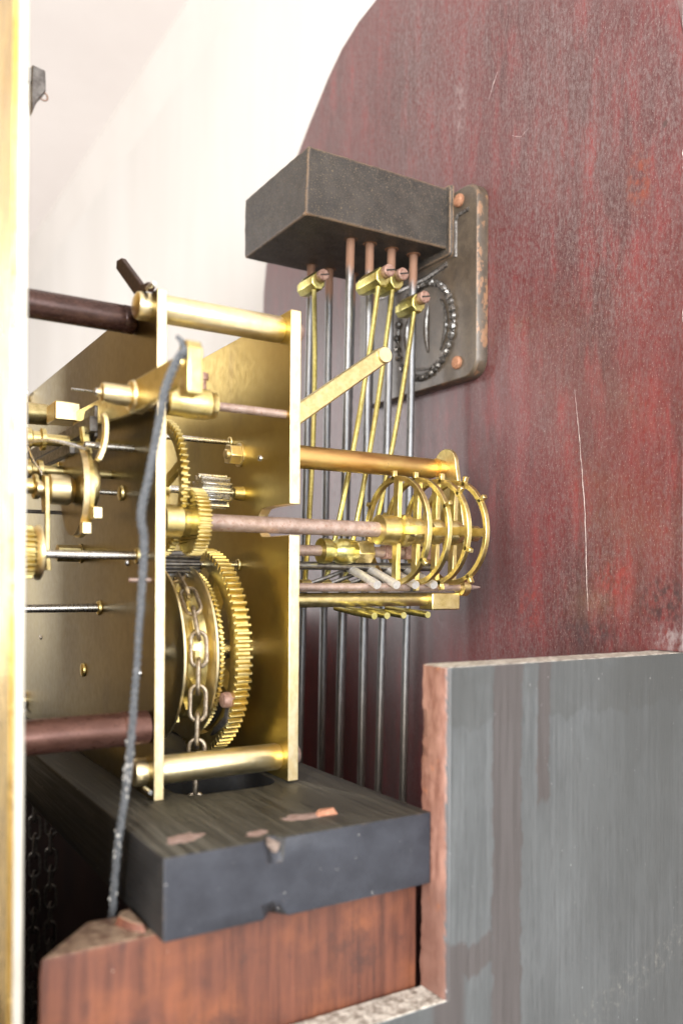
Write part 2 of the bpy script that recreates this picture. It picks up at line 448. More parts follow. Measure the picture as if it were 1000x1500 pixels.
# ------------------------------------------------------------------ mesh building
class MB:
    def __init__(s):
        s.v, s.f = [], []

    def add(s, vs, fs):
        k = len(s.v)
        s.v += [Vector(p) for p in vs]
        s.f += [tuple(i + k for i in f) for f in fs]
        return s

    def box(s, a, b):
        (x0, y0, z0), (x1, y1, z1) = a, b
        vs = [(x, y, z) for x in (x0, x1) for y in (y0, y1) for z in (z0, z1)]
        return s.add(vs, [(0, 1, 3, 2), (4, 6, 7, 5), (0, 4, 5, 1), (2, 3, 7, 6), (0, 2, 6, 4), (1, 5, 7, 3)])

    def obox(s, c, ax, hs):
        ax = [Vector(a).normalized() for a in ax]
        vs = [Vector(c) + ax[0] * (i * hs[0]) + ax[1] * (j * hs[1]) + ax[2] * (k * hs[2]) for i in (-1, 1) for j in (-1, 1) for k in (-1, 1)]
        return s.add(vs, [(0, 1, 3, 2), (4, 6, 7, 5), (0, 4, 5, 1), (2, 3, 7, 6), (0, 2, 6, 4), (1, 5, 7, 3)])

    def prism(s, axis, a0, a1, outer, holes=()):
        def m3(p, a):
            return {'X': (a, p[0], p[1]), 'Y': (p[0], a, p[1]), 'Z': (p[0], p[1], a)}[axis]
        loops = [list(outer)] + [list(h) for h in holes]
        flat = [p for lp in loops for p in lp]
        n = len(flat)
        tris = [tuple(range(n))] if not holes else geometry.tessellate_polygon([[Vector((p[0], p[1], 0)) for p in lp] for lp in loops])
        fs = [tuple(t) for t in tris] + [tuple(i + n for i in reversed(t)) for t in tris]
        k = 0
        for lp in loops:
            m = len(lp)
            for i in range(m):
                j = (i + 1) % m
                fs.append((k + i, k + j, k + j + n, k + i + n))
            k += m
        return s.add([m3(p, a0) for p in flat] + [m3(p, a1) for p in flat], fs)

    def loft(s, loops, caps=True):
        n = len(loops[0])
        vs = [p for lp in loops for p in lp]
        fs = []
        for r in range(len(loops) - 1):
            for i in range(n):
                j = (i + 1) % n
                fs.append((r * n + i, r * n + j, (r + 1) * n + j, (r + 1) * n + i))
        if caps:
            fs.append(tuple(range(n)))
            fs.append(tuple(range((len(loops) - 1) * n, len(loops) * n)))
        return s.add(vs, fs)

    def tube(s, pts, r, n=12, closed=False, flat=1.0):
        pts = [Vector(p) for p in pts]
        m = len(pts)
        rs = r if isinstance(r, (list, tuple)) else [r] * m
        loops = []
        up = None
        for i, p in enumerate(pts):
            if closed:
                t = pts[(i + 1) % m] - pts[i - 1]
            else:
                t = pts[min(i + 1, m - 1)] - pts[max(i - 1, 0)]
            t.normalize()
            if up is None:
                up = Vector((0, 0, 1)) if abs(t.z) < .9 else Vector((1, 0, 0))
            u = (up - t * up.dot(t)).normalized()
            v = t.cross(u)
            up = u
            loops.append([p + (u * math.cos(2 * PI * k / n) * flat + v * math.sin(2 * PI * k / n)) * rs[i] for k in range(n)])
        if closed:
            vs = [q for lp in loops for q in lp]
            fs = []
            for a in range(m):
                b = (a + 1) % m
                for i in range(n):
                    j = (i + 1) % n
                    fs.append((a * n + i, a * n + j, b * n + j, b * n + i))
            return s.add(vs, fs)
        return s.loft(loops)

    def lathe(s, prof, c, axis='X', n=32):
        # prof: (position along axis, radius); c: the two other coordinates
        loops = []
        for a, r in prof:
            lp = []
            for k in range(n):
                q = 2 * PI * k / n
                u, v = r * math.cos(q), r * math.sin(q)
                lp.append({'X': (a, c[0] + u, c[1] + v), 'Y': (c[0] + u, a, c[1] + v), 'Z': (c[0] + u, c[1] + v, a)}[axis])
            loops.append(lp)
        return s.loft(loops)

    def build(s, name, mat, parent=None, bevel=0.0, seg=2, smooth=35):
        org = Vector(ORG.get(parent.name, (0, 0, 0))) if parent else Vector((0, 0, 0))
        me = bpy.data.meshes.new(name)
        me.from_pydata([(p - org) * S for p in s.v], [], s.f)
        bm = bmesh.new()
        bm.from_mesh(me)
        bmesh.ops.recalc_face_normals(bm, faces=bm.faces)
        bm.to_mesh(me)
        bm.free()
        if smooth:
            me.shade_smooth()
            me.set_sharp_from_angle(angle=R(smooth))
        me.materials.append(M[mat])
        o = bpy.data.objects.new(name, me)
        sc.collection.objects.link(o)
        if parent:
            o.parent = parent
            ORG[o.name] = org
        if bevel:
            md = o.modifiers.new('bevel', 'BEVEL')
            md.width = bevel * S
            md.segments = seg
            md.limit_method = 'ANGLE'
            md.angle_limit = R(40)
            md.harden_normals = False
        return o


ORG = {}


def thing(name, label, cat, loc=(0, 0, 0), group=None):
    o = bpy.data.objects.new(name, None)
    o.empty_display_size = .01
    sc.collection.objects.link(o)
    o.location = Vector(loc) * S
    ORG[o.name] = loc
    o['label'], o['category'] = label, cat
    if group:
        o['group'] = group
    return o


def tag(o, label, cat, group=None):
    o['label'], o['category'] = label, cat
    if group:
        o['group'] = group
    return o


def copy_tree(o, parent=None, loc=None):
    c = o.copy()
    sc.collection.objects.link(c)
    if parent:
        c.parent = parent
    if loc is not None:
        c.location = Vector(loc) * S
    for ch in list(o.children):
        copy_tree(ch, c)
    return c


def structure(o):
    o['kind'] = 'structure'
    return o


def circle(cy, cz, r, n=40, a0=0.0):
    return [(cy + r * math.cos(a0 + 2 * PI * k / n), cz + r * math.sin(a0 + 2 * PI * k / n)) for k in range(n)]


def rrect(x0, x1, y0, y1, r, n=6):
    out = []
    for cx, cy, a in ((x1 - r, y1 - r, 0), (x0 + r, y1 - r, 90), (x0 + r, y0 + r, 180), (x1 - r, y0 + r, 270)):
        for k in range(n + 1):
            q = R(a + 90 * k / n)
            out.append((cx + r * math.cos(q), cy + r * math.sin(q)))
    return out


def tooth_loop(cy, cz, rt, rr, n, ph=0.0, tip=.42, root=.62):
    out = []
    st = 2 * PI / n
    for k in range(n):
        a = ph + k * st
        for f, r in ((-root / 2, rr), (-tip / 2 * .95, rr + (rt - rr) * .72), (-tip / 4, rt), (tip / 4, rt), (tip / 2 * .95, rr + (rt - rr) * .72), (root / 2, rr)):
            out.append((cy + r * math.cos(a + f * st), cz + r * math.sin(a + f * st)))
    return out


def spoke_holes(cy, cz, ro, ri, width, n, a0=0.0, seg=9):
    holes = []
    for k in range(n):
        a = a0 + 2 * PI * k / n
        b = a0 + 2 * PI * (k + 1) / n
        wo, wi = width / 2 / ro, width / 2 / ri
        h = [(cy + ro * math.cos(q), cz + ro * math.sin(q)) for q in [a + wo + (b - a - 2 * wo) * i / seg for i in range(seg + 1)]]
        h += [(cy + ri * math.cos(q), cz + ri * math.sin(q)) for q in [b - wi - (b - a - 2 * wi) * i / 4 for i in range(5)]]
        holes.append(h)
    return holes


def roughen(o, lv, size, strength):
    sd_ = o.modifiers.new('divide', 'SUBSURF')
    sd_.subdivision_type = 'SIMPLE'
    sd_.levels = sd_.render_levels = lv
    tx = bpy.data.textures.new('cast_grain', 'CLOUDS')
    tx.noise_scale = size
    tx.noise_depth = 3
    dm = o.modifiers.new('uneven', 'DISPLACE')
    dm.texture = tx
    dm.strength = strength
    dm.mid_level = .5
    dm.texture_coords = 'LOCAL'


# ------------------------------------------------------------------ the room behind
structure(MB().box((330, -1500, -1800), (345, 4200, 526)).build('wall', 'wall'))
structure(MB().box((-2600, -1500, 582), (345, 4200, 600)).build('ceiling', 'ceiling'))
cor = [(331, 585), (318, 585), (318.5, 579), (320.5, 570), (323, 556), (325.5, 544), (328, 534), (329.6, 528), (331, 518)]
structure(MB().prism('Y', -1490, 4190, cor).build('cornice', 'cornice'))

# ------------------------------------------------------------------ the case
out = []
arch = [(217.8, -300), (217.8, -26.8), (203.9, -26.8), (203.9, 40), (203.5, 95), (203.9, 150), (203.6, 163), (204.3, 176), (203.8, 190), (204.4, 204), (203.7, 216)]
half = [(380.5, 336), (412, 335), (430, 332.5), (449, 326.2), (465, 316.5), (487, 299.5), (500, 288.5), (515, 275), (530, 259), (543, 241), (551, 223), (554.6, 205)]
arch += [(760 - y, z) for y, z in reversed(half[1:])] + half
board_outline = arch + [(555.5, 185), (556, -300)]
bd = thing('backboard', 'tall dark red mahogany backboard with arched top, scratched and dusty', 'backboard', (275, 0, 0))
MB().prism('X', 275, 287, board_outline).build('board', 'board', bd, bevel=.4)


def scratch(pts, wd):
    vs, fs = [], []
    for i, (y, z) in enumerate(pts):
        h = wd * (0.25 + .75 * math.sin(PI * (i + .5) / len(pts))) * random.uniform(.5, 1.2) / 2
        vs += [(274.93, y - h, z), (274.93, y + h, z)]
    for i in range(len(pts) - 1):
        fs.append((2 * i, 2 * i + 1, 2 * i + 3, 2 * i + 2))
    MB().add(vs, fs).build('scratch', 'scratch', bd)


def dense(pts, n=10, j=.15):
    o = []
    for (a, b), (c, d) in zip(pts, pts[1:]):
        for k in range(n):
            t = k / n
            o.append((a + (c - a) * t + random.uniform(-j, j), b + (d - b) * t))
    return o + [pts[-1]]


scratch(dense([(257.8, 81), (255, 60), (251.8, 31), (250.4, -3), (249.6, -13)], 10), .40)
scratch(dense([(307.4, 241), (310.5, 236), (313.1, 230.8)], 6), .45)
scratch(dense([(297, 206), (291, 203), (286, 205)], 5), .35)
scratch(dense([(262, 246), (252, 247.5), (240, 247)], 5), .25)
for z0, z1, dpt in ((150, 166, 2.2), (167, 178, 1.6), (200, 222, 2.8), (181, 192, 1.8), (96, 101, 1.2)):
    n = 9
    vs, fs = [], []
    for i in range(n + 1):
        z = z0 + (z1 - z0) * i / n
        h = .45 * dpt * random.uniform(.15, 1.0) * math.sin(PI * min(max(i / n, .06), .94))
        vs += [(274.9, 203.4, z), (274.6, 204.2 + h * .7, z), (276.5, 203.0, z)]
    for i in range(n):
        fs += [(3 * i, 3 * i + 1, 3 * i + 4, 3 * i + 3), (3 * i, 3 * i + 3, 3 * i + 5, 3 * i + 2)]
    MB().add(vs, fs).build('chipped_edge', 'white_chip', bd)

pn = thing('case_side_panel', 'grey painted case side panel with brown drips and raw front edge', 'case panel', (164.5, 205, -100))
MB().prism('Y', 205, 217.5, [(165.6, -27), (298, -27), (298, -330), (38, -330), (38, -128.6), (165.6, -128.6)]).build('panel', 'panel', pn, bevel=.5)
lps = []
for i in range(71):
    z = -128.4 + 101.2 * i / 70
    j = lambda a: random.uniform(-a, a)
    big_ = .5 * math.sin(i * .31) * math.sin(i * .13 + 1)
    lps.append([(165.7, 205.15, z), (164.9 + j(.15), 205.1 + abs(j(.12)), z), (164.45 + j(.12), 205.7 + j(.25), z), (164.3 + j(.22), 209 + j(.5), z), (164.3 + j(.22), 213 + j(.5), z),
                (164.5 + j(.12), 217.0 + j(.3) + big_, z), (165.7, 217.4 + big_ * .6, z)])
MB().loft(lps).build('raw_edge', 'panel', pn, smooth=60)
fcp = MB().prism('Y', 541, 553, [(164.5, -27), (274.7, -27), (274.7, -330), (38, -330), (38, -128.6), (164.5, -128.6)]).build('case_side_panel', 'case_dark', None, .5)
tag(fcp, 'dark far case side in deep shadow beyond the chains', 'case panel')
MB().prism('X', 29, 36, [(219, -330), (541, -330), (541, -118), (219, -118)]).build('case_front_board', 'case_dark')
tag(bpy.data.objects['case_front_board'], 'dark case front board below the gilt dial edge', 'case board')

cb = thing('bearer_block', 'red brown wooden bearer block under the black seatboard', 'wood block', (45, 219, -95))
MB().loft([[(x, y, -330) for x, y in ((48.0, 219), (60, 237), (164.15, 237), (164.15, 219))],
           [(x, y, -99) for x, y in ((48.2, 219), (62, 237), (164.15, 237), (164.15, 219))],
           [(x, y, -94.9) for x, y in ((48.8, 219.4), (65, 236.9), (164.15, 236.9), (164.15, 219.2))]]).build('block', 'redwood', cb, bevel=.6)
v = [(76.5, 221.2), (73, 225), (70.5, 231), (73, 235.5), (76.8, 236)]
MB().loft([[(x, y, -95.2) for x, y in v], [(74.5 + (x - 74.5) * .7, 229 + (y - 229) * .8, -92.9 + .25 * ((i * 7) % 3)) for i, (x, y) in enumerate(v)]]).build('splintered_wood', 'redwood', cb, bevel=.3)

structure(MB().box((29, 205, -345), (275, 553, -331)).build('added_light_stop', 'case_dark'))  # unseen plate added to stop light entering the open case from below
# seatboard: two bitten edges on the near end, a slot for the chain
sb = thing('seatboard', 'black seatboard plank carrying the brass movement, rusty marks near its end', 'wooden board', (77.5, 212, -72))
ZT = -72.6
near_t = [(77.6, 212), (104.5, 212), (107, 213.2), (109.2, 216.6), (111.2, 215.4), (113.2, 212), (137, 212), (164.2, 212)]
near_f = [(77.6, 212), (105.5, 212), (107.5, 212), (109.5, 212), (111, 212), (112.5, 212), (137, 212), (164.2, 212)]
near_b = [(77.6, 212), (106.5, 212), (108.3, 214), (110.2, 216.8), (111.8, 214.5), (113.8, 212), (137, 212), (164.2, 212)]
far = [(164.2, 560), (77.6, 560)]
slot = rrect(104, 142, 268, 297, 9)
nseat = len(near_t) + 2
sm = MB()
loops = [(near_t, ZT), (near_f, ZT - 6.5), (near_f, ZT - 17.5), (near_b, ZT - 22)]
sm.loft([[(x, y, z) for x, y in lp + far] for lp, z in loops], caps=False)
for lp, z in ((near_t, ZT), (near_b, ZT - 22)):
    pts = lp + far
    tr = geometry.tessellate_polygon([[Vector((x, y, 0)) for x, y in pts], [Vector((x, y, 0)) for x, y in slot]])
    sm.add([(x, y, z) for x, y in pts + slot], [tuple(t) for t in tr])
sm.loft([[(x, y, ZT) for x, y in slot], [(x, y, ZT - 22) for x, y in slot]], caps=False)
so = sm.build('plank', 'seat', sb, smooth=25)
bm = bmesh.new()
bm.from_mesh(so.data)
bmesh.ops.remove_doubles(bm, verts=bm.verts, dist=1e-6)
bmesh.ops.recalc_face_normals(bm, faces=bm.faces)
bm.to_mesh(so.data)
bm.free()
md = so.modifiers.new('bevel', 'BEVEL')
md.width, md.segments, md.limit_method, md.angle_limit = .5 * S, 2, 'ANGLE', R(50)


def smear(cx, cy, rx, ry, ang, h, mat, name, n=22):
    lo, hi = [], []
    for k in range(n):
        q = 2 * PI * k / n
        rr = random.uniform(.72, 1.1)
        x, y = rx * math.cos(q) * rr, ry * math.sin(q) * rr
        x, y = x * math.cos(ang) - y * math.sin(ang), x * math.sin(ang) + y * math.cos(ang)
        lo.append((cx + x, cy + y, ZT - .1))
        hi.append((cx + x * .6, cy + y * .6, ZT + h))
    MB().loft([lo, hi]).build(name, mat, sb)


smear(88.5, 225.5, 8.0, 4.6, .3, .15, 'pale_smear', 'rust_smear')
smear(127, 227.5, 8.0, 4.2, -.1, .15, 'pale_smear', 'rust_smear')
smear(108.0, 219.5, 5.2, 3.0, .4, .12, 'pale_smear', 'rust_smear')
MB().add([(131, 225, ZT), (138, 224.4, ZT), (138.6, 227.6, ZT), (132, 228.4, ZT), (131.5, 225.5, ZT + 1.1), (136.6, 225.2, ZT + 2.0), (138, 227, ZT + 1.6), (133, 228, ZT + 1.5)],
         [(0, 1, 2, 3), (4, 5, 6, 7), (0, 1, 5, 4), (1, 2, 6, 5), (2, 3, 7, 6), (3, 0, 4, 7)]).build('wood_chip', 'chip', sb, bevel=.2)
MB().add([(107.8, 213.8, ZT - 1.6), (110.8, 212.6, ZT - 4), (112.2, 213.3, ZT - 1.8), (109.4, 216.2, ZT - .3), (110, 213.8, ZT - 4.5)],
         [(0, 1, 4), (0, 2, 1), (0, 3, 2), (0, 4, 3), (1, 2, 4), (2, 3, 4)]).build('splinter', 'raw_grey', sb)

# ------------------------------------------------------------------ brass movement frame
mv = thing('clock_movement', 'brass clock movement frame of two tall plates joined by round pillars', 'clock movement', (120, 267, -72))
fp = MB().prism('X', 94.3, 97.7, [(267, -72.5), (267, 93.5), (475, 93.5), (475, -72.5)], [circle(303, 30, 2.6, 20), circle(330, -12, 3, 20)]).build('front_plate', 'brass_plate_shaded', mv, bevel=.25)
bpo = [(267, -71.9), (267, 15.2), (284, 15.2)] + [(287.5 + 5.2 * math.sin(q), 20.6 - 5.4 * math.cos(q)) for q in [R(a) for a in (20, 55, 90, 125, 160)]] + [(284, 26.2), (267, 26.2), (267, 95), (475, 95), (475, -71.9)]
bp = MB().prism('X', 143.3, 147.4, bpo).build('back_plate', 'brass_plate', mv, bevel=.25)
for y0, z0, lab in ((275, 89.6, 0), (275, -64.4, 0), (466, 89.6, 0), (466, -64.4, 0)):
    o = MB().lathe([(97.6, 4.4), (98.2, 4.75), (142.4, 4.75), (143.5, 4.3)], (y0, z0), n=40).build('pillar', 'brass_bright', mv)
    MB().lathe([(94.5, 4.5), (91.2, 4.7), (90.2, 4.3), (89.6, 3.2), (89.4, 0.4)], (y0 + .6, z0), n=32).build('pillar_end', 'brass_bright', o)
    MB().lathe([(147.2, 3.9), (150.2, 3.9), (151.3, 3.2), (151.6, .3)], (y0, z0), n=24).build('pillar_nut', 'rusty_steel', o)
    MB().lathe([(272 - 8.6 + (y0 - 275), .7), (272 - 2.4 + (y0 - 275), .8)], (92, z0 - 4.2 if z0 < 0 else z0 + 4.0), 'Y', 12).build('taper_pin', 'steel', o)


def hexnut(name, x0, x1, y, z, r, mat, parent, a=0.0):
    o = MB().prism('X', x0, x1, [(y + r * math.cos(a + PI / 3 * k), z + r * math.sin(a + PI / 3 * k)) for k in range(6)]).build(name, mat, parent, bevel=.3)
    MB().lathe([(x0 - 1.2, r * .35), (x0 - .8, r * .45), (x1, r * .45)], (y, z), n=20).build('bolt_end', mat, o)
    MB().lathe([(x1 - .02, r * 1.12), (x1 + .5, r * 1.12)], (y, z), n=24).build('washer', mat, o)
    return o


hexnut('hex_nut', 138.0, 142.8, 309, 48.4, 4.2, 'brass_bright', mv, .2)
for y, z in ((290.5, 45), (308, -55), (352, 30)):
    MB().lathe([(142.3, .4), (142.6, 1.0), (143.4, 1.25)], (y, z), n=16).build('rivet', 'steel', mv)
for y, z in ((281.6, -32.5), (428, -29.5), (332, 61), (296, 5)):
    MB().lathe([(93.3, .4), (93.6, 1.0), (94.4, 1.2)], (y, z), n=16).build('rivet', 'steel', mv)
hexnut('hex_nut', 84.5, 93.7, 357, 9.5, 3.6, 'brass_dull', mv, .35)
for (y, z, x1) in ((268.2, 1.0, 89.5),):
    MB().lathe([(87.0, .75), (94.4, .85)], (y + 3.5, z - 2), n=12).build('stop_pin', 'rusty_steel', mv)

LATCH = [(302.5, 113.0), (297, 112.2), (275.5, 96.6), (269, 95.6), (266, 93.2), (268, 92.0), (272, 93.6), (276, 94.6), (279, 93.9), (283, 95.6), (303, 110.2)]
for y, z in ((303, 30), (330, -12), (284.5, 7.2), (398, 50), (352, -38)):
    MB().lathe([(93.2, 1.6), (93.5, 2.6), (94.4, 2.9)], (y, z), n=24).build('bush', 'brass', mv)
for y, z in ((318.5, 54.6), (310, 5)):
    MB().lathe([(142.5, 1.5), (142.8, 2.2), (143.4, 2.5)], (y, z), n=24).build('bush', 'brass', mv)
# rusty latch on the top pillar's end
lt = MB().prism('X', 91.6, 93.4, LATCH).build('latch_pin', 'latch_brown', None, bevel=.3)
tag(lt, 'brown rusty flat latch sticking up from the top pillar end', 'latch')

# dial pillars between dial and front plate
for y, z, r, mt, lb in ((290, 88.7, 4.7, 'brown_steel', 'dark brown steel rod running from top of front plate to dial'),
                        (272.6, -49.3, 5.5, 'copper_brown', 'thick copper brown rod running from lower front plate to dial')):
    dp = thing('dial_pillar', lb, 'steel rod', (94, y, z), 'rods between dial and front plate')
    MB().lathe([(43.2, r), (93.6, r), (94.2, r * .9)], (y, z), n=40).build('rod', mt, dp)
    MB().lathe([(85.2, r + .02), (85.5, r + .28), (87.3, r + .28), (87.6, r + .02)] if z < 0 else [(90, r), (90.3, r + .1), (93.5, r + .1), (93.8, r)], (y, z), n=40).build('shoulder', mt, dp)

# ------------------------------------------------------------------ dial edge and hook
dl = thing('clock_dial', 'gilt clock dial plate seen edge-on with pale silvered rim', 'clock dial', (42, 212, -116))
MB().box((40.4, 213.2, -116), (42.2, 520, 240)).build('dial_plate', 'dial_gilt', dl, bevel=.3)
MB().box((40.9, 212, -116), (43.1, 213.3, 240)).build('rim', 'silver_edge', dl, bevel=.4)
MB().box((39.7, 213.5, -116), (40.5, 216.5, 240)).build('gilt_moulding', 'dial_gilt', dl, bevel=.3)
hk = thing('dial_hook', 'small dark steel catch with a ring behind upper dial', 'hook', (66, 300, 165))
MB().box((43.2, 299, 166), (62.5, 301.5, 170.5)).build('arm', 'steel_dark', hk, bevel=.2)
MB().prism('Y', 298.5, 302.5, [(61.5, 171.5), (65.8, 170.8), (66.0, 164), (63.2, 160), (61.7, 155.5), (61.2, 160)]).build('catch', 'steel_dark', hk, bevel=.3)
MB().tube([(65.6 + 1.3 * math.cos(2 * PI * k / 16), 300, 162.6 + 1.3 * math.sin(2 * PI * k / 16)) for k in range(16)], .35, 8, closed=True).build('ring', 'rusty_steel', hk)

# ------------------------------------------------------------------ chime block on the backboard
cbk = thing('chime_block', 'black cast iron chime block on rounded plate with hanging steel rods', 'chime block', (275, 365, 165))
top = [(187.4, 334), (268.5, 334), (268.5, 400), (187.4, 400)]
bot = [(186.8, 335), (268.5, 334.6), (268.5, 399.4), (186.8, 399)]
blk = MB().loft([[(x, y, 164 - (0.8 if x < 200 else 0)) for x, y in bot], [(x, y, 193.8) for x, y in top]]).build('block', 'iron', cbk, bevel=1.0, seg=3)
roughen(blk, 5, .0045, .0007)
basep = rrect(313, 417, 97.5, 191.5, 9, 7)
bpl = MB().loft([[(275, y, z) for y, z in basep], [(269.6, y, z) for y, z in basep],
                 [(268.3, 365 + (y - 365) * .985, 144.5 + (z - 144.5) * .985) for y, z in basep]]).build('mounting_plate', 'iron_base', cbk, bevel=.3)
flg = MB().loft([[(268.4, y, z) for y, z in rrect(331, 402, 159.5, 195.4, 2)], [(266.4, y, z) for y, z in rrect(331.8, 401, 160.6, 195.0, 2)]]).build('collar', 'iron', cbk, bevel=.3)
# raised rim lines and ears on the plate
MB().tube([(268.3, 329.5, 158.5), (268.3, 329.5, 176), (268.3, 327.5, 178.5), (268.3, 319.5, 178.8)], 1.1, 8).build('raised_rib', 'iron_gloss', bpl)
MB().tube([(268.5, 336, 157), (268.5, 352, 155), (268.5, 380, 155), (268.5, 398, 157)], 1.5, 8).build('raised_rib', 'iron_gloss', bpl)
for y, z in ((326.6, 185.3), (327.5, 106), (403.5, 185.3), (409.5, 106)):
    sw = MB().lathe([(268.6, 3.3), (267.2, 3.2), (266.4, 2.4), (266.1, .3)], (y, z), n=20).build('screw', 'rust', bpl)
# cast emblem: beaded ring with three curved strokes inside
cy_, cz_, er = 354.5, 128.2, 24.0
em = MB()
ang = 0.0
while ang < 2 * PI - .1:
    wdt = random.uniform(.09, .2)
    em.tube([(268.1 - .5 * math.sin(PI * q / 4), cy_ + er * math.cos(ang + wdt * q / 4), cz_ + er * math.sin(ang + wdt * q / 4)) for q in range(5)], [.7, 1.7 + random.uniform(-.2, .4), 2.0, 1.7 + random.uniform(-.2, .3), .7], 8)
    ang += wdt + random.uniform(.0, .03)
    if ang < .85 or ang > 5.3:
        ang += .12
em.tube([(268.4, cy_ + er * math.cos(2 * PI * k / 60), cz_ + er * math.sin(2 * PI * k / 60)) for k in range(60)], .9, 8, closed=True)
em.build('emblem_ring', 'iron_gloss', bpl)
e2 = MB()
for sgn, off, h, bow in ((1, -13.5, 13, 4.5), (1, -3.5, 12, -2.0), (1, 11, 13, -4.5)):
    pts = [(268.0, cy_ + off + bow * (1 - (t / 5) ** 2) * sgn * -1, cz_ + h * t / 5) for t in range(-5, 6)]
    e2.tube(pts, [.4 + 1.0 * (1 - (abs(t) / 5) ** 2) for t in range(-5, 6)], 8)
e2.tube([(268.0, cy_ - 18, cz_ - 17), (268.0, cy_ - 4, cz_ - 20.4), (268.0, cy_ + 12, cz_ - 18)], .8, 8)
e2.build('emblem_strokes', 'iron_gloss', bpl)
# rods: four along the near row, four along the far row
rods = []
for row_y, xs in ((349.6, (219.9, 231.0, 244.0, 257.5)), (390.0, (221.0, 232.2, 246.5, 259.0))):
    for i, x in enumerate(xs):
        rods.append((x, row_y, x - (4.6, 2.8, 5.2, 3.8)[i]))
rod0 = None
for x, y, xb in rods:
    m = MB().lathe([(164.5, 2.1), (150, 2.1), (147.5, 2.0), (-60, 2.0), (-330, 2.0)], (0, 0), 'Z', 16)
    if rod0 is None:
        ORG['chime_block'] = (0, 0, 0)
        rod0 = m.build('chime_rod', 'rod', cbk)
        o = rod0
        ORG['chime_block'] = (275, 365, 165)
    else:
        o = rod0.copy()
        sc.collection.objects.link(o)
    lean = math.atan2(x - xb, 230.0)
    o.rotation_euler = (0, lean, 0)
    o.location = Vector((x - 164.5 * math.sin(lean) - 275, y - 365, -165)) * S
    MB().tube([(x + 3.1 * math.cos(2 * PI * k / 18), y + 3.1 * math.sin(2 * PI * k / 18), 163.9) for k in range(18)], .45, 6, closed=True).build('rod_socket', 'rust', cbk)

# ------------------------------------------------------------------ hammers
HM = [  # head x, near y, far y, z near, stem foot x, foot y
    (209.4, 362, 379, 145.4, 172.5, 308, 'brass hammer hanging alone at the left under the iron block'),
    (220.3, 322, 341.5, 137.6, 181.5, 307, 'brass hammer with stem passing left of the slanting lever tip'),
    (230.8, 326, 343.5, 139.2, 190.8, 307, 'brass hammer tucked half behind its neighbour under the block'),
    (243.5, 326, 342, 130.8, 200.0, 307, 'lowest brass hammer in front of the cast emblem ring'),
]
TX = (186.0, 192.0, 200.0, 212.0)
for i, (hx, yn, yf, hz, fx, fy, lb) in enumerate(HM):
    h = thing('chime_hammer', lb, 'hammer', (fx, fy, -3), 'hammers for the chime rods')
    k, rr = 12, 4.1
    prof = [(hx + rr * math.cos(2 * PI * q / 8 + PI / 8), hz + 1.15 * rr * math.sin(2 * PI * q / 8 + PI / 8)) for q in range(8)]
    yaxis = MB()
    yaxis.loft([[(hx + (a - hx) * s_, y, hz + (b - hz) * s_) for a, b in prof] for y, s_ in ((yn, .9), (yn + .7, 1.0), (yf - 5, 1.0), (yf - 1, .82), (yf, .5))])
    hd = yaxis.build('head', 'brass_green', h, bevel=.25)
    sx, sz = hx + 1.0, hz + 2.0
    MB().lathe([(yn + .2, 2.4), (yn - .6, 2.9), (yn - 3.6, 2.85), (yn - 4.2, 2.3)], (sx, sz), 'Y', 20).build('screw', 'rust_pink', hd)
    MB().obox((sx, yn - 4.15, sz), ((1, 0, .25), (0, 1, 0), (-.25, 0, 1)), (2.4, .25, .32)).build('screw_slot', 'hole', hd)
    ty = yn + 2.6
    top_ = Vector((hx - .9, ty, hz - 4.0))
    foot = Vector((fx, fy, -3.0))
    pts = [top_ + Vector((0, 0, 5))] + [top_.lerp(foot, t / 14) + Vector((0.8 * math.sin(PI * t / 14), -2.0 * math.sin(PI * t / 14), 0)) for t in range(15)]
    MB().tube(pts, 1.12, 10).build('stem', 'brass_green', h)
    MB().tube([Vector((TX[i], 306, -12.6)), Vector((TX[i], 291, -13.8)), Vector((TX[i] - .4, 276, -14.6))], [1.0, 1.3, 1.35], 12).build('tail_pin', 'brass_green', h)
    MB().lathe([(fx - 2.2, 2.4), (fx + 2.2, 2.4)], (fy, -3.0), n=20).build('pivot_boss', 'brass_dull', h)
    # grey lifting arm beneath the pin wheels
    ax = 191 + 9.4 * i
    MB().tube([(ax, 306, 5.0), (ax - .3, 293, 1.2), (ax - .7, 281, -2.6)], 1.75, 14).build('lifting_arm', 'steel_pale', h)
    MB().tube([(ax, 304, 4.0), ((ax + fx) / 2, 304, .5), (fx, fy, -3)], .9, 8).build('arm_link', 'steel_dark', h)

# ------------------------------------------------------------------ chime arbor: gear, long shaft, pin wheels
AY, AZ = 285.0, 19.6
ca = thing('chime_arbor', 'long rusty arbor carrying a brass gear and a cage of four pin wheels', 'arbor', (143, AY, AZ))
MB().lathe([(97.5, 3.1), (197, 3.1), (197.2, 2.2), (243, 2.2), (246.5, 1.0)], (AY, AZ), n=24).build('shaft', 'rusty_steel', ca)
MB().lathe([(102.4, 4.8), (103, 5.8), (109.2, 5.9), (110, 5.2), (112.6, 5.0)], (AY, AZ), n=36).build('gear_hub', 'brass', ca)
gz = MB().prism('X', 112.2, 116.8, tooth_loop(AY, AZ, 12.0, 10.5, 42, 0, .5, .66), [circle(AY, AZ, 4.5, 24)]).build('gear', 'brass', ca, bevel=.12, seg=1)
MB().lathe([(192.6, 4.6), (193.2, 6.0), (200.6, 6.2), (201.4, 5.6), (203.5, 5.4), (204.2, 6.6), (207.2, 6.6), (208, 5.0)], (AY, AZ), n=36).build('collar', 'brass', ca)
MB().lathe([(AY - 8.0, 1.0), (AY - 7.2, 1.6), (AY - 4, 1.6)], (206, AZ - 1.2), 'Y', 14).build('grub_screw', 'steel', ca)
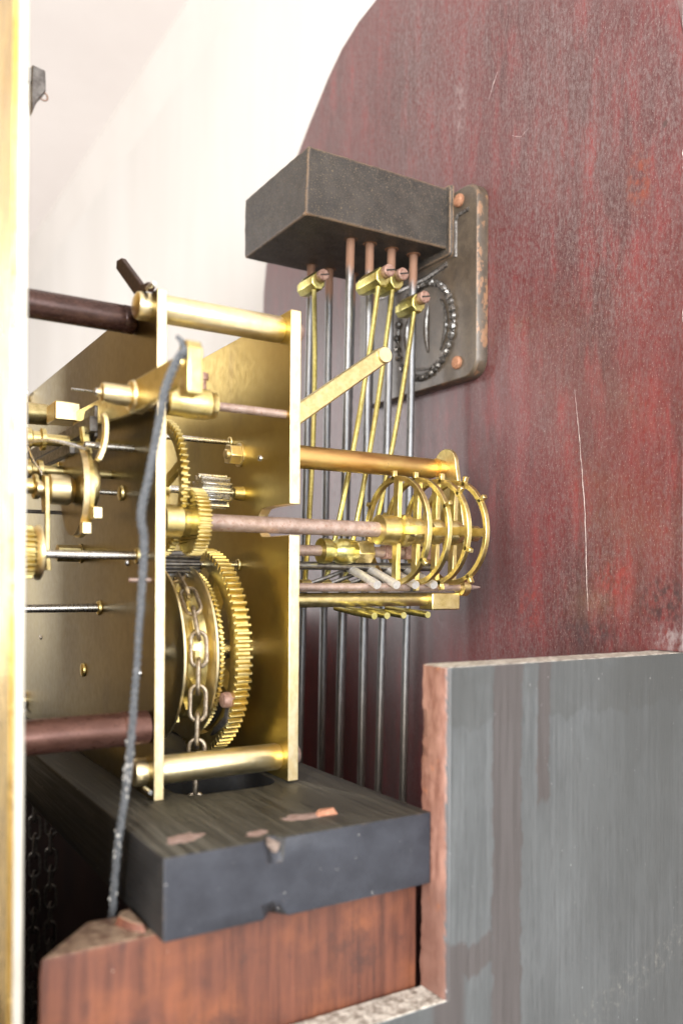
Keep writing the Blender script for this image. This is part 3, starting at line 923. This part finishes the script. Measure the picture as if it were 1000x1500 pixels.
stub_angles = ([95, 205, -35, 150], [92, 160, 25, -90], [80, -80, 45, 200, -20], [70, -60, 35, 180])
for i, wx in enumerate((202.4, 212.3, 222.2, 231.6)):
    a0 = R((2, 3, 1, 2)[i])
    wl = MB().prism('X', wx - 1.0, wx + 1.0, circle(AY, AZ, 22.2, 64), spoke_holes(AY, AZ, 20.2, 5.4, 3.4, 4, a0)).build('pin_wheel', 'brass', ca, bevel=.15, seg=1)
    if i:
        MB().lathe([(wx - 3.4, 4.4), (wx - .9, 5.4), (wx + .9, 5.4), (wx + 3.2, 4.4)], (AY, AZ), n=28).build('wheel_hub', 'brass_dull', wl)
    for a in stub_angles[i]:
        q = R(a)
        c, s_ = math.cos(q), math.sin(q)
        # angles run from the near side (-Y) through the top
        MB().obox((wx, AY - 22.6 * c, AZ + 22.6 * s_), ((1, 0, 0), (0, -c, s_), (0, s_, c)), (1.0, 2.0, .85)).build('lifting_pin', 'brass', wl, bevel=.15, seg=1)
MB().lathe([(241, 3.4), (244.4, 3.4)], (AY, AZ), n=20).build('end_bush', 'brass_dull', ca)

# orange brass support bar with oval end plate
sp_ = thing('support_bar', 'tarnished orange brass bar from back plate to oval end plate', 'bar', (147, 300, 47))
MB().lathe([(147.5, 4.7), (148.5, 4.75), (231, 4.4), (232, 4.2)], (300, 48.4), n=36).build('bar', 'brass_orange', sp_)
ov = [(291.5 + 7.5 * math.cos(q) * (1.0), 49.5 + 7.5 * math.sin(q)) for q in [R(a) for a in range(0, 181, 15)]]
ov += [(284.0, 20.0)] + [(291.5 + 7.5 * math.cos(q), 14 + 7.5 * math.sin(q)) for q in [R(a) for a in range(195, 346, 15)]] + [(299, 20.0)]
ov = [(y + 4.5, z) if z > 40 else (y - 1.5, z) for y, z in ov]
MB().prism('X', 235.6, 237.6, ov).build('end_plate', 'brass_dull', sp_, bevel=.25)
MB().lathe([(231.8, 4.2), (235.8, 3.4)], (297.5, 48.6), n=24).build('boss', 'brass_orange', sp_)
MB().lathe([(147.3, 7.5), (148.3, 7.5), (149, 6)], (300, 48.4), n=28).build('flange', 'brass_orange', sp_)

# slanting lever
sl = thing('slanting_lever', 'flat brass lever slanting up behind the back plate, rounded tip', 'lever', (150, 299, 52))
A, B = Vector((151.5, 299, 56.5)), Vector((203.0, 299, 93.5))
d = (B - A).normalized()
nrm = Vector((-d.z, 0, d.x))
lp = [A - nrm * 5.4 - d * 3, A - nrm * 5.2 + d * 4]
lp += [A - nrm * 3.6 + d * 9, B - nrm * 3.4]
lp += [B + d * 3.4 * math.sin(R(a)) - nrm * 3.4 * math.cos(R(a)) for a in (30, 60, 90, 120, 150)]
lp += [B + nrm * 3.4, A + nrm * 3.6 + d * 6, A + nrm * 4.4 - d * 3]
MB().prism('Y', 295.8, 300.6, [(p.x, p.z) for p in lp]).build('arm', 'brass_dull', sl, bevel=.7, seg=3)
MB().lathe([(294.6, 3.1), (295.2, 3.5), (300.9, 3.5), (301.4, 3.1)], (B.x, B.z), 'Y', 24).build('tip', 'brass_bright', sl)
MB().lathe([(147.4, 5.0), (151.5, 5.0), (152, 4)], (299, 53), n=24).build('boss', 'brass', sl)

# hammer rail: bar, pivot rod, end block
hr = thing('hammer_rail', 'long brass rail and pivot rod below the cage of wheels', 'rail', (147, 293, -10))
MB().lathe([(147.5, 2.9), (230, 2.9), (230.6, 2.6)], (292, -8.7), n=28).build('rail_bar', 'brass_dull', hr)
MB().box((147.5, 289.2, -4.6), (214, 297.5, -3.0)).build('rail_strip', 'brass_dull', hr, bevel=.3)
MB().lathe([(147.5, 1.7), (226, 1.7), (226.2, 1.9), (229, 1.9), (229.2, 1.7), (240.5, 1.6), (242, 1.5), (248.6, .35)], (287.4, -3.6), n=20).build('pivot_rod', 'rusty_steel', hr)
MB().box((222, 286.5, -13.2), (236.8, 295.8, -6.0)).build('end_block', 'brass', hr, bevel=.5)
MB().lathe([(236.6, 2.0), (237.2, 3.8), (240.6, 3.8), (241.2, 3.0)], (287.4, -3.6), n=24).build('end_collar', 'brass', hr)
MB().lathe([(210, 2.0), (213, 2.0)], (287.4, -3.6), n=20).build('thin_collar', 'steel_dark', hr)

# turned brass boss on a steel spindle behind the cage
sd = thing('turned_spindle', 'steel spindle with turned brass collars behind the pin wheel cage', 'spindle', (171, 298, 12))
QY, QZ = 298.0, 11.0
MB().lathe([(147.5, 2.2), (233, 2.2)], (QY, QZ), n=20).build('spindle', 'rusty_steel', sd)
MB().lathe([(173.6, 2.2), (174, 5.1), (177.8, 5.1), (178.4, 3.8), (180, 3.6), (182, 5.0), (185.6, 5.4), (188.4, 5.0), (191.5, 3.8), (198, 3.7)], (QY, QZ), n=32).build('collar', 'brass_green', sd)
hexp = [(QY + 5.0 * math.cos(PI / 3 * k + .2), QZ + 5.0 * math.sin(PI / 3 * k + .2)) for k in range(6)]
MB().prism('X', 190, 197.6, hexp).build('hex_boss', 'brass_dull', sd, bevel=.3)
MB().lathe([(147.5, 1.7), (236, 1.7)], (301, 5.0), n=16).build('lower_spindle', 'steel_dark', sd)
for x in (204.5, 214.5, 224.5):
    MB().box((x, QY - 3, 8.2), (x + 4.2, QY + 2.6, 14)).build('rusty_lug', 'rust_pink', sd, bevel=.4)

# ------------------------------------------------------------------ going train between the plates
GY, GZ = 314.0, -28.5
gw = thing('great_wheel', 'large brass great wheel with chain drum at bottom of the movement', 'gear wheel', (120, GY, GZ))
MB().prism('X', 128.6, 134.2, tooth_loop(GY + 3, GZ, 40.0, 37.6, 86, 0, .52, .66), spoke_holes(GY + 3, GZ, 32.8, 9, 6, 4, .5)).build('toothed_rim', 'brass', gw, bevel=.15, seg=1)
MB().prism('X', 124.6, 126.0, tooth_loop(GY, GZ, 31.2, 30.0, 90), [circle(GY, GZ, 22, 40)]).build('ratchet', 'brass', gw)
for x, nm in ((110.2, 0), (122.4, 1)):
    MB().lathe([(x - .7, 24), (x - .7, 32.6), (x - .4, 33.2), (x + .4, 33.2), (x + .7, 32.6), (x + .7, 24)], (GY, GZ), n=80).build('drum_flange', 'brass_bright', gw)
MB().lathe([(110.4, 24.2), (111.4, 26.6), (115, 24.0), (119, 24.0), (123, 26.6), (124, 24.2)], (GY, GZ), n=64).build('drum', 'brass', gw)
for k in range(14):
    a = 2 * PI * k / 14
    c, s_ = math.cos(a), math.sin(a)
    MB().obox((117, GY + 25.0 * c, GZ + 25.0 * s_), ((1, 0, 0), (0, c, s_), (0, -s_, c)), (.8, 2.2, 2.2)).build('drum_tooth', 'brass_dull', gw)
MB().lathe([(97.5, 1.6), (99, 3.4), (110, 3.6), (138, 4.5), (142, 3.4), (143.4, 1.6)], (GY, GZ), n=24).build('arbor', 'steel', gw)
MB().tube([(129.4, GY - 25 * math.cos(R(a)), GZ - 25 * math.sin(R(a)) - 3) for a in range(24, 80, 6)], [.9 + .12 * k for k in range(10)], 8).build('click_spring', 'steel_dark', gw)
MB().lathe([(125.4, .6), (125.8, 2.6), (127.6, 3.0), (131.6, 2.0)], (284.8, -44.2), n=20).build('click_screw', 'rust_pink', gw)
MB().tube([(129.6, 284.8, -44), (129.6, 288, -52), (129.6, 297, -57), (129.6, 302, -60)], [1.6, 2.0, 1.8, 1.0], 8).build('click', 'steel_dark', gw)


# chain: one link mesh, every link an object of its own
def link_mesh():
    m = MB()
    L, W, r = 4.6, 2.75, .82
    pts = [(W * math.cos(R(a)) * 1.0, 0, L / 1 - 1.2 + W * math.sin(R(a))) for a in range(0, 181, 20)]
    pts += [(W * math.cos(R(a)), 0, -L + 1.2 + W * math.sin(R(a))) for a in range(180, 361, 20)]
    m.tube(pts, r, 8, closed=True)
    return m


LINK = link_mesh()
lobj = None


def chain(name, label, pts, group=None, pitch=9.5, sub=1.0, tw=25, dark=False):
    global lobj
    t = thing(name, label, 'chain', pts[0], group)
    # resample
    P = [Vector(p) for p in pts]
    seg = [(P[i + 1] - P[i]).length for i in range(len(P) - 1)]
    tot = sum(seg)
    k, dd = 0, 0.0
    while dd < tot:
        q, i = dd, 0
        while i < len(seg) - 1 and q > seg[i]:
            q -= seg[i]
            i += 1
        p = P[i].lerp(P[i + 1], q / seg[i])
        tg = (P[i + 1] - P[i]).normalized()
        if lobj is None:
            lobj = LINK.build('link', 'chain_steel', None)
            o = lobj
        else:
            o = lobj.copy()
            sc.collection.objects.link(o)
        o.name = 'link'
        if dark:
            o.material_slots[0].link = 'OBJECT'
            o.material_slots[0].material = M['chain_shaded']  # hanging links take the metal with the case shade painted in
        o.parent = t
        base = Vector((1, 0, 0)) - tg * tg.x
        base.normalize()
        third = tg.cross(base)
        mw = Matrix((base, third, tg)).transposed().to_4x4()
        rot = Matrix.Rotation(R((0 if k % 2 == 0 else 90) + tw), 4, 'Z')
        o.matrix_parent_inverse = Matrix()
        o.matrix_basis = Matrix.Translation((p - Vector(pts[0])) * S) @ mw @ rot @ Matrix.Diagonal((sub, sub, sub, 1))
        k += 1
        dd += pitch * sub
    return t


arc = [(117, GY - 28.6 * math.cos(R(a)), GZ + 28.6 * math.sin(R(a))) for a in range(120, -1, -8)]
chain('drum_chain', 'steel chain running over the brass drum down through the seatboard slot', arc + [(116.6, 285.0, -45), (115.8, 284.6, -75), (115.4, 284, -160), (115.2, 284, -320)])
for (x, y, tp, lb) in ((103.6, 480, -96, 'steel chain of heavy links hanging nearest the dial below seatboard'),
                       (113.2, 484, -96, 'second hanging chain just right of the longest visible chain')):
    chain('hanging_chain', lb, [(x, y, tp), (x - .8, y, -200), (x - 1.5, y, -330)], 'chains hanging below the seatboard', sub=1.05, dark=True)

# wheel B and its arbor
wb = thing('thin_wheel', 'thin brass wheel standing just behind the front plate edge', 'gear wheel', (110, 306, 33))
MB().prism('X', 109.2, 111.6, tooth_loop(306.5, 33, 25.6, 23.4, 64), spoke_holes(306.5, 33, 20.8, 5, 3, 5, .3)).build('wheel', 'brass', wb, bevel=.12, seg=1)
MB().lathe([(97.6, 1.4), (143.4, 1.4)], (306.5, 33), n=16).build('arbor', 'steel', wb)
MB().lathe([(103.5, 3), (104, 5.2), (108.4, 5.2), (109.4, 4.4), (112.4, 4.4)], (306.5, 33), n=28).build('collet', 'brass_bright', wb)
ph = MB().prism('X', 124.6, 136.5, tooth_loop(306.5, 33, 6.6, 4.5, 12, .1)).build('leaf_pinion', 'steel', wb, bevel=.12, seg=1)
MB().lathe([(139, 1.4), (139.4, 2.6), (143.4, 2.9)], (306.5, 33), n=20).build('bush', 'brass', wb)

fa = thing('fly_arbor', 'thin bright steel arbor with small leaf pinion high between the plates', 'arbor', (120, 318, 55))
MB().lathe([(97.6, 1.0), (104, 1.2), (143.4, 1.1)], (318.5, 54.6), n=14).build('arbor', 'steel', fa)
MB().prism('X', 103.5, 114.5, tooth_loop(318.5, 54.6, 4.2, 2.8, 10)).build('leaf_pinion', 'steel', fa, bevel=.1, seg=1)
MB().prism('X', 99.6, 101.2, tooth_loop(318.5, 54.6, 17, 15.4, 54), spoke_holes(318.5, 54.6, 13.6, 4, 2.4, 4, .2)).build('wheel', 'brass', fa)
sa = thing('second_wheel', 'small brass wheel low behind the edge of the front plate', 'gear wheel', (104, 306, 4))
MB().prism('X', 102.4, 104.6, tooth_loop(310, 5, 22.0, 20.0, 66), spoke_holes(310, 5, 17.6, 5, 3, 4, .6)).build('wheel', 'brass_dull', sa)
MB().lathe([(97.6, 1.3), (143.4, 1.3)], (310, 5), n=14).build('arbor', 'steel', sa)
MB().prism('X', 106.5, 126, tooth_loop(310, 5, 5.2, 3.6, 10)).build('leaf_pinion', 'steel_dark', sa, bevel=.1, seg=1)

# ------------------------------------------------------------------ pull lever with its arbor and cord
LY, LZ = 271.0, 58.4
pl = thing('pull_lever', 'flat brass lever crossing the front plate on an arbor with collars', 'lever', (89, LY, LZ))
MB().lathe([(97.6, 1.55), (143.5, 1.5)], (LY, LZ), n=18).build('arbor', 'rusty_steel', pl)
MB().lathe([(98.6, 4.2), (99.2, 4.9), (105, 5.0), (106, 5.3), (113.5, 5.3), (114.2, 4.7), (116.2, 4.4), (116.6, 3.6)], (LY, LZ), n=32).build('collar', 'brass', pl)
MB().lathe([(LZ + 4.6, 1.2), (LZ + 8.0, 1.2), (LZ + 8.2, 1.9), (LZ + 10.2, 1.9), (LZ + 10.6, 1.4)], (111.6, 270.4), 'Z', 16).build('grub_screw', 'rust_pink', pl)
MB().lathe([(76.0, 1.2), (77.2, 1.6), (77.6, 3.0), (78.4, 3.3), (86.3, 3.4), (86.6, 4.8), (87.6, 5.4), (91.2, 5.4), (92, 4.4), (94.2, 4.2)], (LY, LZ), n=32).build('post', 'brass_bright', pl)
MB().lathe([(75.2, .5), (75.5, 1.2), (77.5, 1.3)], (LY, LZ), n=16).build('post_tip', 'steel', pl)
bar = [(224, 60.4), (224, 55.2), (232, 54.2), (262, 53.2), (280, 53.4), (346, 58.0), (346, 65.0), (280, 63.4), (262, 63.2), (236, 63.0)]
MB().prism('X', 87.6, 89.4, bar).build('arm', 'brass', pl, bevel=.3)
MB().box((79.4, 340, 60.8), (89.2, 354, 68.2)).build('end_block', 'brass_bright', pl, bevel=.5)
MB().prism('X', 87.0, 91.4, [(221, 50.5), (221, 63.0), (223, 65.5), (227, 66), (229.5, 63.5), (230, 57), (228.5, 50.5)], [circle(225, 60.2, 1.5, 16)]).build('cord_eye', 'brass', pl, bevel=.5)
MB().lathe([(86.4, .8), (87, 2.1), (92, 2.1), (92.4, 1.6)], (225.5, 53.4), n=16).build('eye_rivet', 'brass_bright', pl)

cpts = [(90, 225.4, 60.2), (87.6, 222.6, 61.6), (85.0, 221.6, 60.6), (82.6, 221.4, 56), (80.6, 222, 50), (79.6, 223, 42), (77.4, 225, 27), (75.7, 226, 17), (76.9, 227, 9), (76.7, 229, -9), (76.1, 233, -39), (75.1, 235, -58), (73.6, 238, -76), (73.2, 241.5, -98), (73.2, 243, -118)]


def catmull(p, n=10):
    p = [Vector(q) for q in p]
    out = []
    for i in range(len(p) - 1):
        a, b, c, d_ = p[max(i - 1, 0)], p[i], p[i + 1], p[min(i + 2, len(p) - 1)]
        for k in range(n):
            t = k / n
            out.append(.5 * ((2 * b) + (c - a) * t + (2 * a - 5 * b + 4 * c - d_) * t * t + (3 * b - a - 3 * c + d_) * t ** 3))
    return out + [p[-1]]


cp = catmull(cpts, 16)
acc = [0.0]
for i in range(1, len(cp)):
    acc.append(acc[-1] + (cp[i] - cp[i - 1]).length)
cm = MB()
for s3 in range(3):
    pts = []
    for i, p in enumerate(cp):
        t = (cp[min(i + 1, len(cp) - 1)] - cp[max(i - 1, 0)]).normalized()
        u = (Vector((1, 0, 0)) - t * t.x).normalized()
        v_ = t.cross(u)
        a = acc[i] / 5.6 * 2 * PI + s3 * 2 * PI / 3
        pts.append(p + (u * math.cos(a) + v_ * math.sin(a)) * .72)
    cm.tube(pts, .56, 7)
cd_ = thing('pull_rope', 'grey twisted pull rope hanging from the brass lever, linty below', 'cord', (90, 225, 60))
cm.build('strands', 'cord', cd_)
kn = MB()
for k in range(60):
    z = random.choice((random.uniform(-62, -45), random.uniform(-62, -50), random.uniform(-82, -70), random.uniform(-96, -88)))
    j = min(range(len(cp)), key=lambda q: abs(cp[q].z - z) + (100 if cp[q].z > 40 else 0))
    q, rr = random.uniform(0, 2 * PI), random.uniform(.7, 1.25)
    c = cp[j] + Vector((math.cos(q) * rr, math.sin(q) * rr, 0))
    h = random.uniform(.16, .42)
    kn.tube([c + Vector((0, 0, -h * 1.6)), c + Vector((0, 0, -h * .8)), c, c + Vector((0, 0, h)), c + Vector((.2, 0, h * 1.7))], [.1, h * .8, h, h * .7, .1], 6)
kn.build('lint', 'lint', cd_)
kt = MB().tube([(89.4 + 1.9 * math.cos(2 * PI * k / 14), 225.4 + .6 * math.sin(4 * PI * k / 14), 62.8 + 2.2 * math.sin(2 * PI * k / 14)) for k in range(14)], .9, 8, closed=True)
kt.tube([(86.4, 222.4, 62), (85.2, 221.6, 64.4), (83.6, 221.2, 65.4)], [.9, .8, .5], 8)
kt.build('knot', 'cord', cd_)

# ------------------------------------------------------------------ work in front of the front plate
SY, SZ = 303.0, 30.0
sn = thing('snail_disc', 'dark round disc with brass rim and turned brass knob before the plate', 'cam disc', (80, SY, SZ))
MB().lathe([(79.2, 2), (79.0, 14.4), (79.0, 15.8), (81.6, 15.8), (81.6, 14)], (SY, SZ), n=64).build('disc', 'brass_plate_shaded', sn)  # dark reflection on the disc face is painted into its colour
MB().lathe([(81.0, 15.2), (81.0, 16.4), (82.4, 16.4), (82.4, 15.2)], (SY, SZ), n=64).build('rim', 'brass', sn)
MB().lathe([(66.4, 1.0), (67, 2.4), (69.8, 2.6), (70.4, 4.0), (71.2, 5.2), (77.4, 5.4), (78.2, 4.8), (79.2, 4.2)], (SY, SZ), n=36).build('knob', 'brass_bright', sn)
MB().lathe([(59.0, 1.1), (66.6, 1.3)], (SY + 4, SZ + 1), n=16).build('steel_tip', 'steel', sn)
MB().lathe([(61.5, 2.5), (66.4, 2.7), (66.8, 4.4), (68.0, 4.4)], (SY + 4, SZ + 1), n=24).build('small_collar', 'brass', sn)
MB().lathe([(81.4, .85), (94.5, .85)], (SY, SZ), n=12).build('arbor', 'steel', sn)
MB().lathe([(85.5, 8.5), (86.6, 8.8), (87.6, 8.5)], (SY + 4, SZ + 3), n=40).build('small_disc', 'brass_dull', sn)
for y, z, x in ((291.5, 16.4, 79.0), (287.8, 21.4, 81.6)):
    MB().box((x, y - 2, z - 2), (x + 3.2, y + 1.5, z + 2)).build('cam_pin', 'brass_bright', sn, bevel=.3)

sn.location.x -= 2.2 * S
lv = thing('steel_bars', 'pair of straight grey steel levers lying across the front plate', 'lever', (78, 300, 50))
MB().box((79.6, 292, 49.4), (82.6, 412, 54.6)).build('bar', 'steel_dark', lv, bevel=.3)
MB().box((75.0, 300, 42.4), (77.6, 430, 46.2)).build('bar', 'steel_dark', lv, bevel=.3)
MB().prism('X', 83.4, 84.8, [(300, 60), (312, 60), (316, 55), (316, 48), (309, 45), (300, 49)]).build('hanging_tab', 'steel_dark', lv, bevel=.3)
MB().lathe([(75, 2.2), (94.4, 2.2)], (398, 50), n=16).build('pivot_stud', 'brass_dull', lv)

st = thing('brass_stud', 'brass stud with steel screw tip near the dial edge', 'stud', (75, 362, 66))
MB().lathe([(74.6, 3.2), (75.2, 4.6), (84, 4.4), (85, 3.2), (94.4, 3.0)], (372, 68), n=28).build('stud', 'brass_dull', st)
MB().lathe([(69.6, 1.4), (70, 1.9), (74.8, 1.9)], (372, 68), n=16).build('screw_tip', 'steel', st)
MB().lathe([(63.6, 1.4), (64.4, 1.5), (64.6, 3.9), (66.2, 3.9), (66.8, 2.9), (69.4, 2.9), (69.8, 4.1), (71.2, 4.1), (71.6, 2.2), (94.3, 2.0)], (320, 49.5), n=24).build('lower_stud', 'brass', st)
MB().lathe([(63.8, 1.2), (64, 3.6), (65.4, 3.8), (66, 2.4), (67.6, 2.4), (68, 3.7), (69.6, 3.7), (70.2, 1.8), (94.3, 1.6)], (317, 38.0), n=24).build('low_stud', 'brass_dull', st)

def strip(pts, wd, th):
    """a thin bent strip: pts are (x, z) at one depth y, wide along y"""
    m = MB()
    lo = []
    for i, (x, y, z) in enumerate(pts):
        a = Vector(pts[min(i + 1, len(pts) - 1)]) - Vector(pts[max(i - 1, 0)])
        a.normalize()
        nn = Vector((a.z, 0, -a.x))
        c = Vector((x, y, z))
        lo.append([c + nn * th / 2 + Vector((0, -wd / 2, 0)), c + nn * th / 2 + Vector((0, wd / 2, 0)), c - nn * th / 2 + Vector((0, wd / 2, 0)), c - nn * th / 2 + Vector((0, -wd / 2, 0))])
    return m.loft(lo)


s1 = strip([(x - 2.6, 284, z) for x, z in [(84.2, 54.0), (85.0, 53.2), (85.4, 51), (85.4, 48), (85.1, 45), (84.4, 42), (83.6, 40), (82.9, 38.6)]], 3, 1.8).build('bent_spring', 'brass_bright', None, bevel=.3)
tag(s1, 'bright brass spring strip bent in an S before the front plate', 'spring')
s2 = strip([(79.8, 300, 52), (80.6, 300, 46), (81.6, 300, 42.4)], 3, 2.6).build('brass_tab', 'brass', None, bevel=.3)
tag(s2, 'short upright brass tab behind the S bent spring', 'tab')
pinx = MB().lathe([(77.2, .7), (77.5, 1.15), (94.2, 1.15)], (290, 44.4), n=14).build('steel_pin', 'steel', None)
tag(pinx, 'short bright steel pin beside the bent spring', 'pin', None)
pinx = MB().lathe([(60, 1.5), (94.2, 1.7)], (330, -12), n=16).build('steel_pin', 'steel', None)
tag(pinx, 'thick steel pin crossing low toward the dial', 'pin', None)
wr = MB().tube(catmull([(58, 300, 40), (60, 299, 43.6), (64, 297, 45.5), (70, 295, 45.4), (76, 294, 44.2), (80, 294, 43.2)], 6), .6, 8).build('wire_spring', 'steel', None)
tag(wr, 'thin curved steel wire above the turned brass knob', 'wire')
wr2 = MB().tube(catmull([(63.4, 310, 45), (65.2, 309, 40), (67.6, 308, 36), (68.6, 308, 30), (66, 308, 27)], 6), .5, 8).build('wire_spring', 'steel', None)
tag(wr2, 'thin steel wire looping down beside the small stud', 'wire')
tp = MB().prism('X', 66.6, 68.2, [(299, 22), (303, 22), (305.5, 30), (303.5, 35), (299, 34), (298, 28), (297, 8), (295, 2), (299, 2)]).build('hanging_lever', 'brass_dull', None, bevel=.25)
tag(tp, 'narrow brass lever hanging under the turned knob', 'lever')
tb = MB().lathe([(64, .75), (86, .75)], (330, 24), n=10).build('steel_pin', 'steel_dark', None)
tag(tb, 'thin dark steel pin behind the hanging brass lever', 'pin')
tn = MB().lathe([(80, .5), (94.3, .55)], (318, 68.5), n=10).build('steel_pin', 'steel', None)
tag(tn, 'fine steel pivot pin standing out near the top of front plate', 'pin')

mw_ = thing('motion_wheel', 'toothed brass motion wheel with pinion peeking past the dial edge', 'gear wheel', (58, 281, 8))
MB().prism('X', 54.2, 59.4, tooth_loop(284.5, 7.6, 8.6, 6.9, 26)).build('pinion', 'brass', mw_, bevel=.12, seg=1)
MB().lathe([(59.6, 8.0), (61.0, 8.9), (61.8, 8.9), (62.2, 8.2)], (284.5, 7.6), n=40).build('back_disc', 'brass_bright', mw_)
MB().prism('X', 50.6, 52.4, tooth_loop(283, 6, 22.8, 21.2, 76), spoke_holes(283, 6, 18.5, 5, 3, 4)).build('wheel', 'brass', mw_, bevel=.12, seg=1)
MB().lathe([(46, 1.4), (76, 1.4), (94.3, 1.4)], (284.5, 7.6 - .4), n=14).build('arbor', 'steel', mw_)
